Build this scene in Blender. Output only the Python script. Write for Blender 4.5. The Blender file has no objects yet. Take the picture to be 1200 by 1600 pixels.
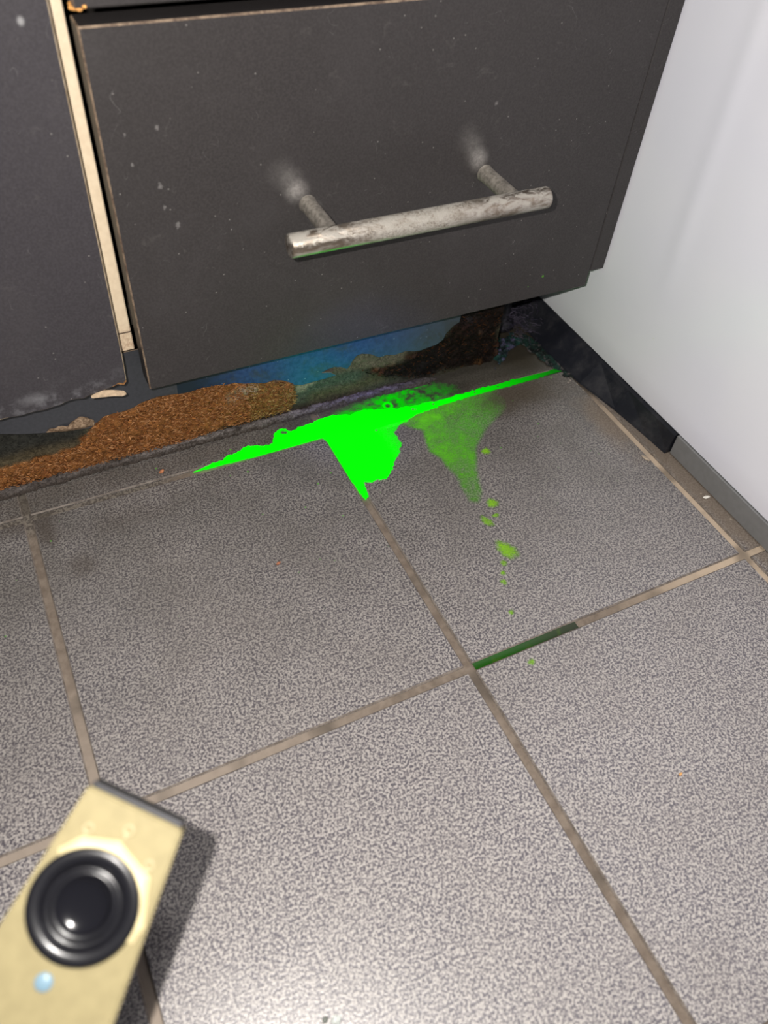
import bpy, bmesh, math, random
import numpy as np
from mathutils import Vector, Matrix, noise as mnoise

random.seed(7)
rng = np.random.default_rng(7)
SC = bpy.context.scene
COL = SC.collection

# ------------------------------------------------------------------ camera
CAM_LOC = Vector((-0.16235916, -0.16879291, 0.38022347))
CAM_R = Matrix(((0.8974893, 0.28991356, -0.3323598),
                (-0.436162, 0.69516894, -0.57140429),
                (0.06538838, 0.65779197, 0.75035597)))
cd = bpy.data.cameras.new('camera')
cam = bpy.data.objects.new('camera', cd)
COL.objects.link(cam)
cam.matrix_world = Matrix.Translation(CAM_LOC) @ CAM_R.to_4x4()
cd.sensor_fit = 'VERTICAL'; cd.sensor_height = 36.0
cd.lens = 1239.6 / 1600 * 36.0
cd.clip_start = 0.01; cd.clip_end = 30
cd.dof.use_dof = True; cd.dof.focus_distance = 0.50; cd.dof.aperture_fstop = 8.5
SC.camera = cam

# ------------------------------------------------------------------ world, lights, exposure
SC.view_settings.view_transform = 'Standard'
SC.view_settings.look = 'None'
SC.view_settings.exposure = 0.0
SC.view_settings.gamma = 1.0
SC.view_settings.use_curve_mapping = False
w = bpy.data.worlds.new('world'); SC.world = w; w.use_nodes = True
w.node_tree.nodes['Background'].inputs[0].default_value = (0.80, 0.86, 1.0, 1)
w.node_tree.nodes['Background'].inputs[1].default_value = 0.075

# the phone's flash, beside the lens
ld = bpy.data.lights.new('phone_flash', 'POINT')
ld.energy = 9.2; ld.color = (1.0, 0.955, 0.90); ld.shadow_soft_size = 0.003
flash = bpy.data.objects.new('phone_flash', ld); COL.objects.link(flash)
flash.location = CAM_LOC + CAM_R @ Vector((-0.023, 0.015, 0.004))
# ceiling lamp of the room
la = bpy.data.lights.new('ceiling_lamp', 'AREA')
la.shape = 'DISK'; la.size = 0.22; la.energy = 13; la.color = (1.0, 0.96, 0.92)
lamp = bpy.data.objects.new('ceiling_lamp', la); COL.objects.link(lamp)
lamp.location = (0.10, -0.34, 2.4)
# violet-blue beam of the ultraviolet inspection lamp, aimed under the drawer
ls = bpy.data.lights.new('inspection_lamp_beam', 'SPOT')
ls.energy = 0.9; ls.color = (0.04, 0.12, 1.0); ls.spot_size = math.radians(34); ls.spot_blend = 1.0
ls.shadow_soft_size = 0.004
sp = bpy.data.objects.new('inspection_lamp_beam', ls); COL.objects.link(sp)
sp.location = (-0.02, -0.02, 0.13)
sp.rotation_euler = (Vector((0.03, 0.229, 0.03)) - sp.location).to_track_quat('-Z', 'Y').to_euler()


# ------------------------------------------------------------------ helpers
def tag(o, label=None, cat=None, group=None, kind=None):
    if label: o['label'] = label
    if cat: o['category'] = cat
    if group: o['group'] = group
    if kind: o['kind'] = kind
    return o


def empty(name, loc=(0, 0, 0)):
    o = bpy.data.objects.new(name, None); o.location = loc
    o.empty_display_size = 0.02
    COL.objects.link(o)
    return o


def link(name, me, mat, parent=None, smooth=False):
    o = bpy.data.objects.new(name, me)
    COL.objects.link(o)
    for m in (mat if isinstance(mat, (list, tuple)) else [mat]):
        me.materials.append(m)
    if smooth:
        for p in me.polygons: p.use_smooth = True
    if parent:
        o.parent = parent
    return o


def from_bm(name, bm, mat, parent=None, smooth=False):
    me = bpy.data.meshes.new(name)
    bmesh.ops.recalc_face_normals(bm, faces=bm.faces)
    bm.to_mesh(me); bm.free()
    return link(name, me, mat, parent, smooth)


def bm_box(bm, lo, hi, bev=0.0, seg=1, edge_mat=0, sides='lt'):
    lo = Vector(lo); hi = Vector(hi)
    r = bmesh.ops.create_cube(bm, size=1.0)
    vs = r['verts']
    for v in vs:
        v.co = Vector([lo[i] + (v.co[i] + 0.5) * (hi[i] - lo[i]) for i in range(3)])
    if bev > 0:
        es = list({e for v in vs for e in v.link_edges})
        rr = bmesh.ops.bevel(bm, geom=es, offset=bev, segments=seg, affect='EDGES', profile=0.5)
        if edge_mat:
            cx = (lo.x + hi.x) / 2; cz = (lo.z + hi.z) / 2
            for f in rr['faces']:
                q = f.calc_center_median(); f.normal_update()
                if sides == 'lt' and (q.x > hi.x - bev * 1.01 or q.z < lo.z + bev * 1.01): continue
                if sides == 'r' and q.x < hi.x - bev * 1.01: continue
                f.material_index = edge_mat
    return bm


def box(name, lo, hi, mat, parent=None, bev=0.0, seg=1, edge_mat=0, sides='lt'):
    bm = bmesh.new(); bm_box(bm, lo, hi, bev, seg, edge_mat, sides)
    return from_bm(name, bm, mat, parent)


def prism(name, pts, y0, y1, mat, parent=None, edge_mat=0, bev=0.0, jitter=0.0):
    """outline given in (x, z) metres, extruded from y0 (front) to y1 (back)"""
    bm = bmesh.new()
    a = [bm.verts.new((x, y0, z)) for x, z in pts]
    f = bm.faces.new(a)
    r = bmesh.ops.extrude_face_region(bm, geom=[f])
    nv = [g for g in r['geom'] if isinstance(g, bmesh.types.BMVert)]
    for v in nv: v.co.y = y1
    for q in bm.faces:
        ys = [v.co.y for v in q.verts]
        if max(ys) - min(ys) > 1e-6: q.material_index = edge_mat
    if bev:
        es = [e for e in bm.edges if abs(e.verts[0].co.y - y0) < 1e-6 and abs(e.verts[1].co.y - y0) < 1e-6]
        rr = bmesh.ops.bevel(bm, geom=es, offset=bev, segments=1, affect='EDGES')
        for q in rr['faces']: q.material_index = edge_mat
    bmesh.ops.triangulate(bm, faces=[q for q in bm.faces if len(q.verts) > 4])
    return from_bm(name, bm, mat, parent)


def lathe(bm, prof, origin, axis, seg=48, mi=0):
    """profile (radius, height) revolved about axis"""
    origin = Vector(origin); axis = Vector(axis).normalized()
    q = axis.to_track_quat('Z', 'Y')
    rings = []
    for r, h in prof:
        if r < 1e-7:
            rings.append([bm.verts.new(origin + q @ Vector((0, 0, h)))])
        else:
            rings.append([bm.verts.new(origin + q @ Vector((r * math.cos(2 * math.pi * k / seg), r * math.sin(2 * math.pi * k / seg), h))) for k in range(seg)])
    for A, B in zip(rings[:-1], rings[1:]):
        for k in range(seg):
            k2 = (k + 1) % seg
            if len(A) == 1 and len(B) == 1: continue
            if len(A) == 1: f = bm.faces.new((A[0], B[k2], B[k]))
            elif len(B) == 1: f = bm.faces.new((A[k], A[k2], B[0]))
            else: f = bm.faces.new((A[k], A[k2], B[k2], B[k]))
            f.material_index = mi; f.smooth = True
    return bm


def grid_mesh(name, P, mat, parent=None, colour=None, attrs=None, mask=None, smooth=True):
    """P: (ny, nx, 3) vertex positions; mask on cells"""
    ny, nx, _ = P.shape
    idx = np.arange(ny * nx).reshape(ny, nx)
    f = np.stack([idx[:-1, :-1], idx[:-1, 1:], idx[1:, 1:], idx[1:, :-1]], -1)
    if mask is not None: f = f[mask]
    f = f.reshape(-1, 4)
    used = np.unique(f); rm = np.full(ny * nx, -1); rm[used] = np.arange(len(used)); f = rm[f]
    V = P.reshape(-1, 3)[used]
    me = bpy.data.meshes.new(name)
    me.from_pydata(V.tolist(), [], f.tolist())
    if colour is not None:
        ca = me.color_attributes.new('Col', 'FLOAT_COLOR', 'POINT')
        c = np.concatenate([colour.reshape(-1, 3)[used], np.ones((len(used), 1))], 1).astype(np.float32)
        ca.data.foreach_set('color', c.ravel())
    for k, a in (attrs or {}).items():
        at = me.attributes.new(k, 'FLOAT', 'POINT')
        at.data.foreach_set('value', a.reshape(-1)[used].astype(np.float32))
    me.update()
    return link(name, me, mat, parent, smooth)


def inside(poly, X, Y):
    p = np.asarray(poly, float); res = np.zeros(X.shape, bool)
    n = len(p)
    for i in range(n):
        x1, y1 = p[i]; x2, y2 = p[(i + 1) % n]
        if y1 == y2: continue
        c = ((y1 > Y) != (y2 > Y)) & (X < (x2 - x1) * (Y - y1) / (y2 - y1) + x1)
        res ^= c
    return res


def blur(a, s):
    if s <= 0: return a
    r = max(1, int(3 * s)); k = np.exp(-0.5 * (np.arange(-r, r + 1) / s) ** 2); k /= k.sum()
    b = np.pad(a, ((r, r), (0, 0)), 'edge'); b = sum(k[i] * b[i:i + a.shape[0]] for i in range(2 * r + 1))
    b = np.pad(b, ((0, 0), (r, r)), 'edge'); return sum(k[i] * b[:, i:i + a.shape[1]] for i in range(2 * r + 1))


def vnoise(shape, cell, octv=3):
    """smooth value noise 0..1, cell in grid steps"""
    out = np.zeros(shape); amp = 1.0; tot = 0
    for o in range(octv):
        n = rng.random(shape)
        b = blur(n, max(0.4, cell / 2.0)); b = (b - b.mean()) / (b.std() + 1e-9)
        out += amp * b; tot += amp * amp; amp *= 0.6; cell = max(0.8, cell / 2)
    return 0.5 + 0.25 * out / math.sqrt(tot)


# ------------------------------------------------------------------ node helpers
class NT:
    def __init__(self, name):
        self.m = bpy.data.materials.new(name); self.m.use_nodes = True
        self.t = self.m.node_tree; self.n = self.t.nodes; self.l = self.t.links
        self.b = self.n['Principled BSDF']

    def add(self, ty, **kw):
        x = self.n.new(ty)
        for k, v in kw.items(): setattr(x, k, v)
        return x

    def put(self, sock, v):
        if isinstance(v, bpy.types.NodeSocket): self.l.new(v, sock)
        elif v is not None:
            if hasattr(sock.default_value, '__len__') and not hasattr(v, '__len__'): v = (v, v, v)
            if hasattr(sock.default_value, '__len__') and len(sock.default_value) == 4 and len(v) == 3: v = (*v, 1)
            sock.default_value = v

    def pos(self):
        if not hasattr(self, '_p'): self._p = self.add('ShaderNodeNewGeometry').outputs['Position']
        return self._p

    def math(self, op, a, b=None, c=None, clamp=False):
        x = self.add('ShaderNodeMath', operation=op, use_clamp=clamp)
        self.put(x.inputs[0], a)
        if b is not None: self.put(x.inputs[1], b)
        if c is not None: self.put(x.inputs[2], c)
        return x.outputs[0]

    def vmath(self, op, a, b=None):
        x = self.add('ShaderNodeVectorMath', operation=op)
        self.put(x.inputs[0], a)
        if b is not None: self.put(x.inputs[1], b)
        return x.outputs['Value'] if op == 'LENGTH' else x.outputs[0]

    def ramp(self, v, a, b, lo=0.0, hi=1.0, smooth=True):
        x = self.add('ShaderNodeMapRange')
        if smooth: x.interpolation_type = 'SMOOTHSTEP'
        self.put(x.inputs[0], v)
        for i, q in enumerate((a, b, lo, hi)): x.inputs[i + 1].default_value = q
        return x.outputs[0]

    def noise(self, scale, detail=2.0, rough=0.5, dist=0.0, vec=None, off=None):
        x = self.add('ShaderNodeTexNoise')
        v = vec if vec is not None else self.pos()
        if off: v = self.vmath('ADD', v, off)
        self.l.new(v, x.inputs['Vector'])
        x.inputs['Scale'].default_value = scale; x.inputs['Detail'].default_value = detail
        x.inputs['Roughness'].default_value = rough; x.inputs['Distortion'].default_value = dist
        return x.outputs['Fac']

    def mix(self, f, a, b, mode='MIX'):
        x = self.add('ShaderNodeMix', data_type='RGBA', blend_type=mode)
        self.put(x.inputs[0], f); self.put(x.inputs[6], a); self.put(x.inputs[7], b)
        return x.outputs[2]

    def blob(self, c, r, a=1.0, b=0.3, wob=0.0, wscale=60):
        """1 inside an ellipsoid about c with radii r, 0 outside"""
        v = self.vmath('SUBTRACT', self.pos(), c)
        v = self.vmath('DIVIDE', v, r)
        d = self.vmath('LENGTH', v)
        if wob: d = self.math('ADD', d, self.math('MULTIPLY', self.math('SUBTRACT', self.noise(wscale, 4), 0.5), wob))
        return self.ramp(d, b, a, 1.0, 0.0)

    def attr(self, name):
        x = self.add('ShaderNodeAttribute', attribute_name=name)
        return x

    def bump(self, h, strength=0.3, dist=0.001):
        x = self.add('ShaderNodeBump'); self.put(x.inputs['Height'], h)
        x.inputs['Strength'].default_value = strength; x.inputs['Distance'].default_value = dist
        self.l.new(x.outputs[0], self.b.inputs['Normal'])

    def specks(self, scale, size, keep, off=(0, 0, 0)):
        v = self.add('ShaderNodeTexVoronoi'); v.inputs['Scale'].default_value = scale
        p = self.vmath('ADD', self.pos(), off)
        self.l.new(p, v.inputs['Vector'])
        s = self.add('ShaderNodeSeparateColor'); self.l.new(v.outputs['Color'], s.inputs[0])
        near = self.ramp(v.outputs['Distance'], size, size * 0.4, 0.0, 1.0)
        k = self.math('GREATER_THAN', s.outputs[0], 1 - keep)
        return self.math('MULTIPLY', near, k)

    def out(self, base=None, rough=0.5, metal=0.0, spec=0.5, coat=0.0, emit=None, es=0.0):
        if base is not None: self.put(self.b.inputs['Base Color'], base)
        self.put(self.b.inputs['Roughness'], rough); self.put(self.b.inputs['Metallic'], metal)
        self.put(self.b.inputs['Specular IOR Level'], spec); self.put(self.b.inputs['Coat Weight'], coat)
        if emit is not None:
            self.put(self.b.inputs['Emission Color'], emit); self.put(self.b.inputs['Emission Strength'], es)
        return self.m


def plain(name, col, rough=0.6, metal=0.0, var=0.15, scale=200, spec=0.5):
    t = NT(name)
    n = t.noise(scale, 4)
    c = t.mix(t.ramp(n, 0.3, 0.7), [q * (1 - var) for q in col], [q * (1 + var) for q in col])
    return t.out(c, rough, metal, spec)


def sepxyz(t):
    s = t.add('ShaderNodeSeparateXYZ'); t.l.new(t.pos(), s.inputs[0]); return s.outputs


# ---- materials
def mat_tile():
    t = NT('speckled_stoneware'); X, Y, Z = sepxyz(t)
    n = t.noise(860, 2.0, 0.6, 0.4)
    sp = t.ramp(n, 0.42, 0.59)
    big = t.noise(22, 4, 0.6)
    dark = (0.070, 0.062, 0.079); light = (0.43, 0.40, 0.375)
    c = t.mix(sp, dark, light)
    c = t.mix(t.math('MULTIPLY', t.ramp(big, 0.35, 0.75), 0.16), c, (0.17, 0.14, 0.115))
    # dirt towards the cabinets, with the flash's falloff painted in as darkening
    gr = t.ramp(Y, -0.10, 0.20, 0.0, 0.62)
    gr = t.math('MULTIPLY', gr, t.ramp(t.noise(30, 4), 0.25, 0.7, 0.75, 1.15))
    c = t.mix(gr, c, (0.075, 0.068, 0.058))
    # behind the joint, next to the kickboard
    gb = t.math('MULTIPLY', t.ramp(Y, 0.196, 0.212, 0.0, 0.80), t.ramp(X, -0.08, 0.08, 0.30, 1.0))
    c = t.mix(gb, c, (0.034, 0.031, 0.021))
    # brown stain around the appliance corner
    st = t.blob((0.145, 0.188, 0), (0.080, 0.030, 1), 1.0, 0.1, 0.7, 45)
    c = t.mix(t.math('MULTIPLY', st, 0.72), c, (0.058, 0.042, 0.024))
    st = t.blob((0.196, 0.135, 0), (0.020, 0.055, 1), 1.0, 0.1, 0.9, 60)
    c = t.mix(t.math('MULTIPLY', st, 0.55), c, (0.20, 0.14, 0.085))
    st = t.blob((0.213, 0.06, 0), (0.014, 0.13, 1), 1.0, 0.3, 0.7, 90)
    c = t.mix(t.math('MULTIPLY', st, 0.75), c, (0.20, 0.155, 0.115))
    st = t.blob((0.18, 0.25, 0), (0.055, 0.060, 1), 1.0, 0.3, 0.6, 60)
    c = t.mix(t.math('MULTIPLY', st, 0.8), c, (0.036, 0.029, 0.018))
    for cc, rr, k in (((-0.190, 0.186, 0), (0.010, 0.020, 1), 0.7), ((-0.2, 0.196, 0), (0.03, 0.014, 1), 0.5),
                      ((-0.175, 0.152, 0), (0.013, 0.013, 1), 0.45), ((-0.148, 0.178, 0), (0.05, 0.016, 1), 0.28)):
        c = t.mix(t.math('MULTIPLY', t.blob(cc, rr, 1.0, 0.1, 0.6, 70), k), c, (0.055, 0.042, 0.032))  # dark patches at left; the round blob is painted-in shadow
    # yellow-green residue in scattered points
    c = t.mix(t.math('MULTIPLY', t.specks(260, 0.22, 0.02), t.ramp(Y, 0.05, 0.2)), c, (0.10, 0.40, 0.03))
    # pale grout film dried along the edges
    c = t.mix(t.math('MULTIPLY', t.specks(330, 0.35, 0.10), t.ramp(X, 0.185, 0.2, 0, 0.8)), c, (0.45, 0.38, 0.30))
    t.bump(n, 0.25, 0.0004)
    return t.out(c, t.ramp(big, 0.3, 0.7, 0.29, 0.36), spec=1.0)


def mat_grout():
    t = NT('grout'); X, Y, Z = sepxyz(t)
    n = t.noise(150, 5, 0.65); n2 = t.noise(28, 3)
    c = t.mix(t.ramp(n, 0.3, 0.7), (0.135, 0.105, 0.082), (0.21, 0.17, 0.135))
    # beige, cleaner joints to the right and in the foreground on the left
    r = t.math('MULTIPLY', t.ramp(X, 0.08, 0.19), t.ramp(Y, 0.185, 0.12))
    c = t.mix(t.math('MULTIPLY', r, t.ramp(n2, 0.25, 0.6, 0.55, 1.0)), c, (0.54, 0.43, 0.32))
    l = t.math('MULTIPLY', t.ramp(X, -0.02, -0.16), t.ramp(Y, 0.12, 0.0))
    c = t.mix(t.math('MULTIPLY', l, 0.7), c, (0.30, 0.25, 0.205))
    d = t.math('MULTIPLY', t.ramp(X, -0.10, -0.12), t.ramp(Y, 0.18, 0.195))
    c = t.mix(t.math('MULTIPLY', d, 0.85), c, t.mix(t.ramp(t.noise(560, 2, 0.55, 0.6), 0.44, 0.58), (0.06, 0.052, 0.046), (0.17, 0.15, 0.125)))
    dk = t.math('MULTIPLY', t.ramp(n2, 0.50, 0.66), 0.65)
    c = t.mix(dk, c, (0.07, 0.058, 0.046))
    k = t.blob((0.20, 0.215, 0), (0.03, 0.035, 1), 1.0, 0.3)
    c = t.mix(k, c, (0.02, 0.03, 0.024))
    t.bump(n, 0.6, 0.0006)
    return t.out(c, 0.75, spec=0.3)


def mat_front(name, base=(0.040, 0.036, 0.036), left=False):
    t = NT(name); X, Y, Z = sepxyz(t)
    n = t.noise(900, 2, 0.5); b = t.noise(16, 5, 0.6, 0.5)
    c = t.mix(t.ramp(n, 0.3, 0.7), [q * 0.86 for q in base], [q * 1.14 for q in base])
    c = t.mix(t.math('MULTIPLY', t.ramp(b, 0.45, 0.8), 0.30), c, (0.065, 0.060, 0.062))
    hz = t.mix(t.math('MULTIPLY', t.ramp(t.noise(120, 5, 0.7, 1.0), 0.58, 0.8), 0.10), c, (0.3, 0.28, 0.26))
    c = hz
    c = t.mix(t.math('MULTIPLY', t.specks(170, 0.085, 0.45), 0.38), c, (0.45, 0.43, 0.40))
    c = t.mix(t.math('MULTIPLY', t.specks(62, 0.030, 0.45, (0.3, 0.1, 0.7)), 0.45), c, (0.45, 0.43, 0.40))
    # fine curved hair scratches
    wv = t.noise(46, 1.0, 0.3, 2.5)
    hair = t.ramp(t.math('ABSOLUTE', t.math('SUBTRACT', wv, 0.5)), 0.0018, 0.0004)
    hair = t.math('MULTIPLY', hair, t.ramp(t.noise(75, 2, off=(2, 1, 3)), 0.60, 0.66))
    c = t.mix(t.math('MULTIPLY', hair, 0.35), c, (0.4, 0.39, 0.38))
    if not left:
        # dust gathered above the two handle posts, rubbed marks
        for cc, rr, k in (((-0.0165, 0.205, 0.176), (0.009, 0.05, 0.0085), 0.34), ((-0.0195, 0.205, 0.1815), (0.0095, 0.05, 0.0105), 0.14), ((-0.025, 0.205, 0.187), (0.011, 0.05, 0.011), 0.07),
                          ((0.0945, 0.205, 0.177), (0.008, 0.05, 0.0095), 0.34), ((0.0905, 0.205, 0.1830), (0.0085, 0.05, 0.0115), 0.15), ((0.085, 0.205, 0.190), (0.010, 0.05, 0.011), 0.07)):
            c = t.mix(t.math('MULTIPLY', t.blob(cc, rr, 1.0, 0.0, 0.25, 160), t.math('MULTIPLY', t.ramp(t.noise(500, 4, 0.7), 0.3, 0.7, 0.6, 1.2), k)), c, (0.55, 0.52, 0.49))
        for cc, rr in (((-0.084, 0.205, 0.217), 0.0022), ((-0.0867, 0.205, 0.190), 0.0025), ((-0.099, 0.205, 0.216), 0.0013),
                       ((-0.0807, 0.205, 0.169), 0.003), ((-0.098, 0.205, 0.202), 0.0015), ((-0.086, 0.205, 0.179), 0.0018), ((0.100, 0.205, 0.207), 0.0022)):
            c = t.mix(t.math('MULTIPLY', t.blob(cc, (rr * 0.55, 0.05, rr * 0.8), 1.0, 0.2, 2.2, 700), 0.30), c, (0.40, 0.38, 0.37))
        for cc, rr in (((0.1616, 0.205, 0.0866), 0.0012), ((0.151, 0.205, 0.081), 0.0007)):
            c = t.mix(t.math('MULTIPLY', t.blob(cc, (rr, 0.05, rr), 1.0, 0.4, 1.0, 500), 0.7), c, (0.08, 0.30, 0.02))
    else:
        bl = t.math('MULTIPLY', t.ramp(Z, 0.096, 0.078), t.ramp(t.noise(140, 5, 0.7), 0.45, 0.75))
        c = t.mix(t.math('MULTIPLY', bl, 0.30), c, (0.34, 0.34, 0.36))
        c = t.mix(t.math('MULTIPLY', t.blob((-0.172, 0.205, 0.083), (0.012, 0.05, 0.006), 1, 0, 0.8, 300), 0.2), c, (0.45, 0.45, 0.47))
        c = t.mix(t.math('MULTIPLY', t.blob((-0.131, 0.205, 0.264), (0.002, 0.05, 0.0025), 1, 0.2), 0.5), c, (0.5, 0.5, 0.5))
    t.bump(n, 0.12, 0.0003)
    return t.out(c, 0.46, spec=0.30)


def mat_worn(name='worn_edge', a=(0.10, 0.065, 0.045), b=(0.30, 0.22, 0.15)):
    t = NT(name)
    c = t.mix(t.ramp(t.noise(170, 5, 0.7), 0.35, 0.65), a, b)
    return t.out(c, 0.7)


def mat_rough_brown(name, a, b, scale=500):
    t = NT(name)
    n = t.noise(scale, 5, 0.7, 0.8)
    c = t.mix(t.ramp(n, 0.3, 0.7), a, b)
    t.bump(n, 0.8, 0.001)
    return t.out(c, 0.85, spec=0.2)


def mat_board():
    t = NT('swollen_chipboard')
    a = t.attr('Col').outputs['Color']
    n = t.noise(420, 5, 0.72, 0.9); n2 = t.noise(1300, 3, 0.6)
    k = t.math('MULTIPLY', t.ramp(n, 0.28, 0.72, 0.45, 1.55), t.ramp(n2, 0.3, 0.7, 0.8, 1.2))
    c = t.mix(1.0, a, k, 'MULTIPLY')
    x = t.add('ShaderNodeVectorMath', operation='SCALE'); t.l.new(a, x.inputs[0]); t.l.new(k, x.inputs['Scale'])
    t.bump(n, 0.7, 0.0012)
    return t.out(x.outputs[0], 0.7, spec=0.15)


def mat_chip():
    t = NT('wood_chip'); a = t.attr('Col').outputs['Color']
    return t.out(a, 0.8, spec=0.12)


def mat_laminate_blue():  # blue of the ultraviolet beam painted into the laminate's colour
    t = NT('blue_lit_laminate'); X, Y, Z = sepxyz(t)
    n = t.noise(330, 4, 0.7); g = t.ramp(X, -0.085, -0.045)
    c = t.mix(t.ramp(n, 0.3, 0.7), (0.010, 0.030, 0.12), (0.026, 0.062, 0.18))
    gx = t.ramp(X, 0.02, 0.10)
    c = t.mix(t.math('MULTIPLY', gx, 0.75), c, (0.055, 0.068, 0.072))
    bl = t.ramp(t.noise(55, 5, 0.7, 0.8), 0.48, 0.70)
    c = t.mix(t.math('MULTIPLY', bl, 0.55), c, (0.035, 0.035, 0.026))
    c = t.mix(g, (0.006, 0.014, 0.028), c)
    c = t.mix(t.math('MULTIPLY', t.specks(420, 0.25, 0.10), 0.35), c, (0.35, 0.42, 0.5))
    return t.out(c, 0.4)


def mat_steel():
    t = NT('dusty_brushed_steel'); X, Y, Z = sepxyz(t)
    mp = t.vmath('MULTIPLY', t.pos(), (0.45, 1.0, 1.0))
    n = t.noise(200, 6, 0.75, 0.6, vec=mp); n2 = t.noise(900, 3, 0.6)
    dust = t.ramp(n, 0.44, 0.62)
    up = t.add('ShaderNodeNewGeometry'); s = t.add('ShaderNodeSeparateXYZ'); t.l.new(up.outputs['Normal'], s.inputs[0])
    dust = t.math('MULTIPLY', dust, t.ramp(s.outputs[2], -0.5, 0.7, 0.15, 0.85))
    mid = t.blob((0.035, 0.169, 0.172), (0.055, 0.02, 0.02), 1, 0.2)
    dust = t.math('MAXIMUM', dust, t.math('MULTIPLY', mid, t.ramp(n2, 0.35, 0.6, 0.25, 0.95)))
    c = t.mix(t.ramp(n, 0.38, 0.60), (0.24, 0.195, 0.15), (0.52, 0.48, 0.43))
    c = t.mix(dust, c, (0.34, 0.32, 0.28))
    t.bump(t.math('MULTIPLY', dust, n2), 0.5, 0.0005)
    return t.out(c, t.ramp(dust, 0, 1, 0.30, 0.85), t.ramp(dust, 0, 0.8, 0.80, 0.1))


def mat_white():
    t = NT('white_enamel'); X, Y, Z = sepxyz(t)
    b = t.noise(9, 3)
    c = t.mix(t.ramp(b, 0.3, 0.7), (0.86, 0.86, 0.955), (0.90, 0.90, 0.97))
    c = t.mix(t.math('MULTIPLY', t.specks(42, 0.045, 0.55), 0.6), c, (0.25, 0.24, 0.24))
    ye = t.math('MULTIPLY', t.specks(120, 0.11, 0.35, (0.2, 0, 0)), t.math('MULTIPLY', t.ramp(Z, 0.16, 0.03), t.ramp(Y, 0.08, 0.18)))
    c = t.mix(t.math('MULTIPLY', ye, 0.6), c, (0.55, 0.75, 0.12))
    tint = t.math('MULTIPLY', t.ramp(Z, 0.14, 0.02), t.ramp(Y, 0.08, 0.22))
    c = t.mix(t.math('MULTIPLY', tint, 0.25), c, (0.62, 0.68, 0.54))
    return t.out(c, 0.28, spec=0.5)


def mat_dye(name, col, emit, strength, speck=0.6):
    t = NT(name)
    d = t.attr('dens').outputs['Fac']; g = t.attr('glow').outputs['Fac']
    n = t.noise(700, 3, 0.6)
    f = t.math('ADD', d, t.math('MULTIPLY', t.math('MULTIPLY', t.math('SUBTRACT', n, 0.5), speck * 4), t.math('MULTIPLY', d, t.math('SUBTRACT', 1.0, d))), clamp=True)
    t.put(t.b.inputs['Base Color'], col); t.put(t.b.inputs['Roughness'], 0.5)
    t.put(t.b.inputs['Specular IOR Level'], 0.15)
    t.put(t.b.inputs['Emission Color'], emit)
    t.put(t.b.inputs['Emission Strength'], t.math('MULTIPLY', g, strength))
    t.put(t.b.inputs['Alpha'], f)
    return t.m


M = {}
M['tile'] = mat_tile(); M['tile_edge'] = mat_worn('worn_tile_edge', (0.12, 0.10, 0.085), (0.22, 0.19, 0.165)); M['tile_edge'].node_tree.nodes['Principled BSDF'].inputs['Specular IOR Level'].default_value = 0.1; M['grout'] = mat_grout()
M['front'] = mat_front('dark_melamine'); M['front_left'] = mat_front('dark_melamine_scuffed', (0.046, 0.042, 0.047), True)
M['worn'] = mat_worn(); M['worn_pale'] = mat_worn('raw_laminate_edge', (0.22, 0.16, 0.09), (0.42, 0.34, 0.24))
M['side_dark'] = plain('dark_edge_band', (0.035, 0.030, 0.027), 0.5)
M['beech'] = plain('cream_edging', (0.80, 0.66, 0.47), 0.5, var=0.05, scale=60)
t = NT('cream_edging_stained'); X_, Y_, Z_ = sepxyz(t)
cc = t.mix(t.ramp(t.noise(300, 4), 0.3, 0.7), (0.76, 0.62, 0.44), (0.83, 0.69, 0.50))
cc = t.mix(t.math('MULTIPLY', t.ramp(Z_, 0.110, 0.092), t.ramp(t.noise(450, 4, 0.7), 0.35, 0.7, 0.1, 0.8)), cc, (0.42, 0.25, 0.15))
M['beech'] = t.out(t.mix(t.ramp(t.math('ABSOLUTE', t.math('SUBTRACT', Z_, 0.1005)), 0.0006, 0.0002), cc, (0.05, 0.03, 0.02)), 0.5)
M['slate'] = plain('slate_laminate', (0.040, 0.042, 0.050), 0.45, var=0.12, scale=500)
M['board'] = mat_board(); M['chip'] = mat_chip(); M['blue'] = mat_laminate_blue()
M['steel'] = mat_steel(); M['post'] = plain('dull_steel', (0.34, 0.31, 0.27), 0.38, 0.55, var=0.3, scale=420); M['white'] = mat_white()
M['black'] = plain('black_plastic', (0.012, 0.012, 0.016), 0.35, var=0.3, scale=120)
M['grey'] = plain('grey_metal_trim', (0.20, 0.20, 0.20), 0.45, var=0.05)
M['carcass'] = plain('gap_shade_carcass', (0.03, 0.024, 0.02), 0.6)  # carcass darkened so the gap's shade sits in its colour
M['wall'] = plain('painted_wall', (0.5, 0.48, 0.45), 0.8, scale=20, var=0.05)
M['splinter'] = plain('bare_splinter', (0.60, 0.45, 0.30), 0.8, var=0.2, scale=400)


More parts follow.
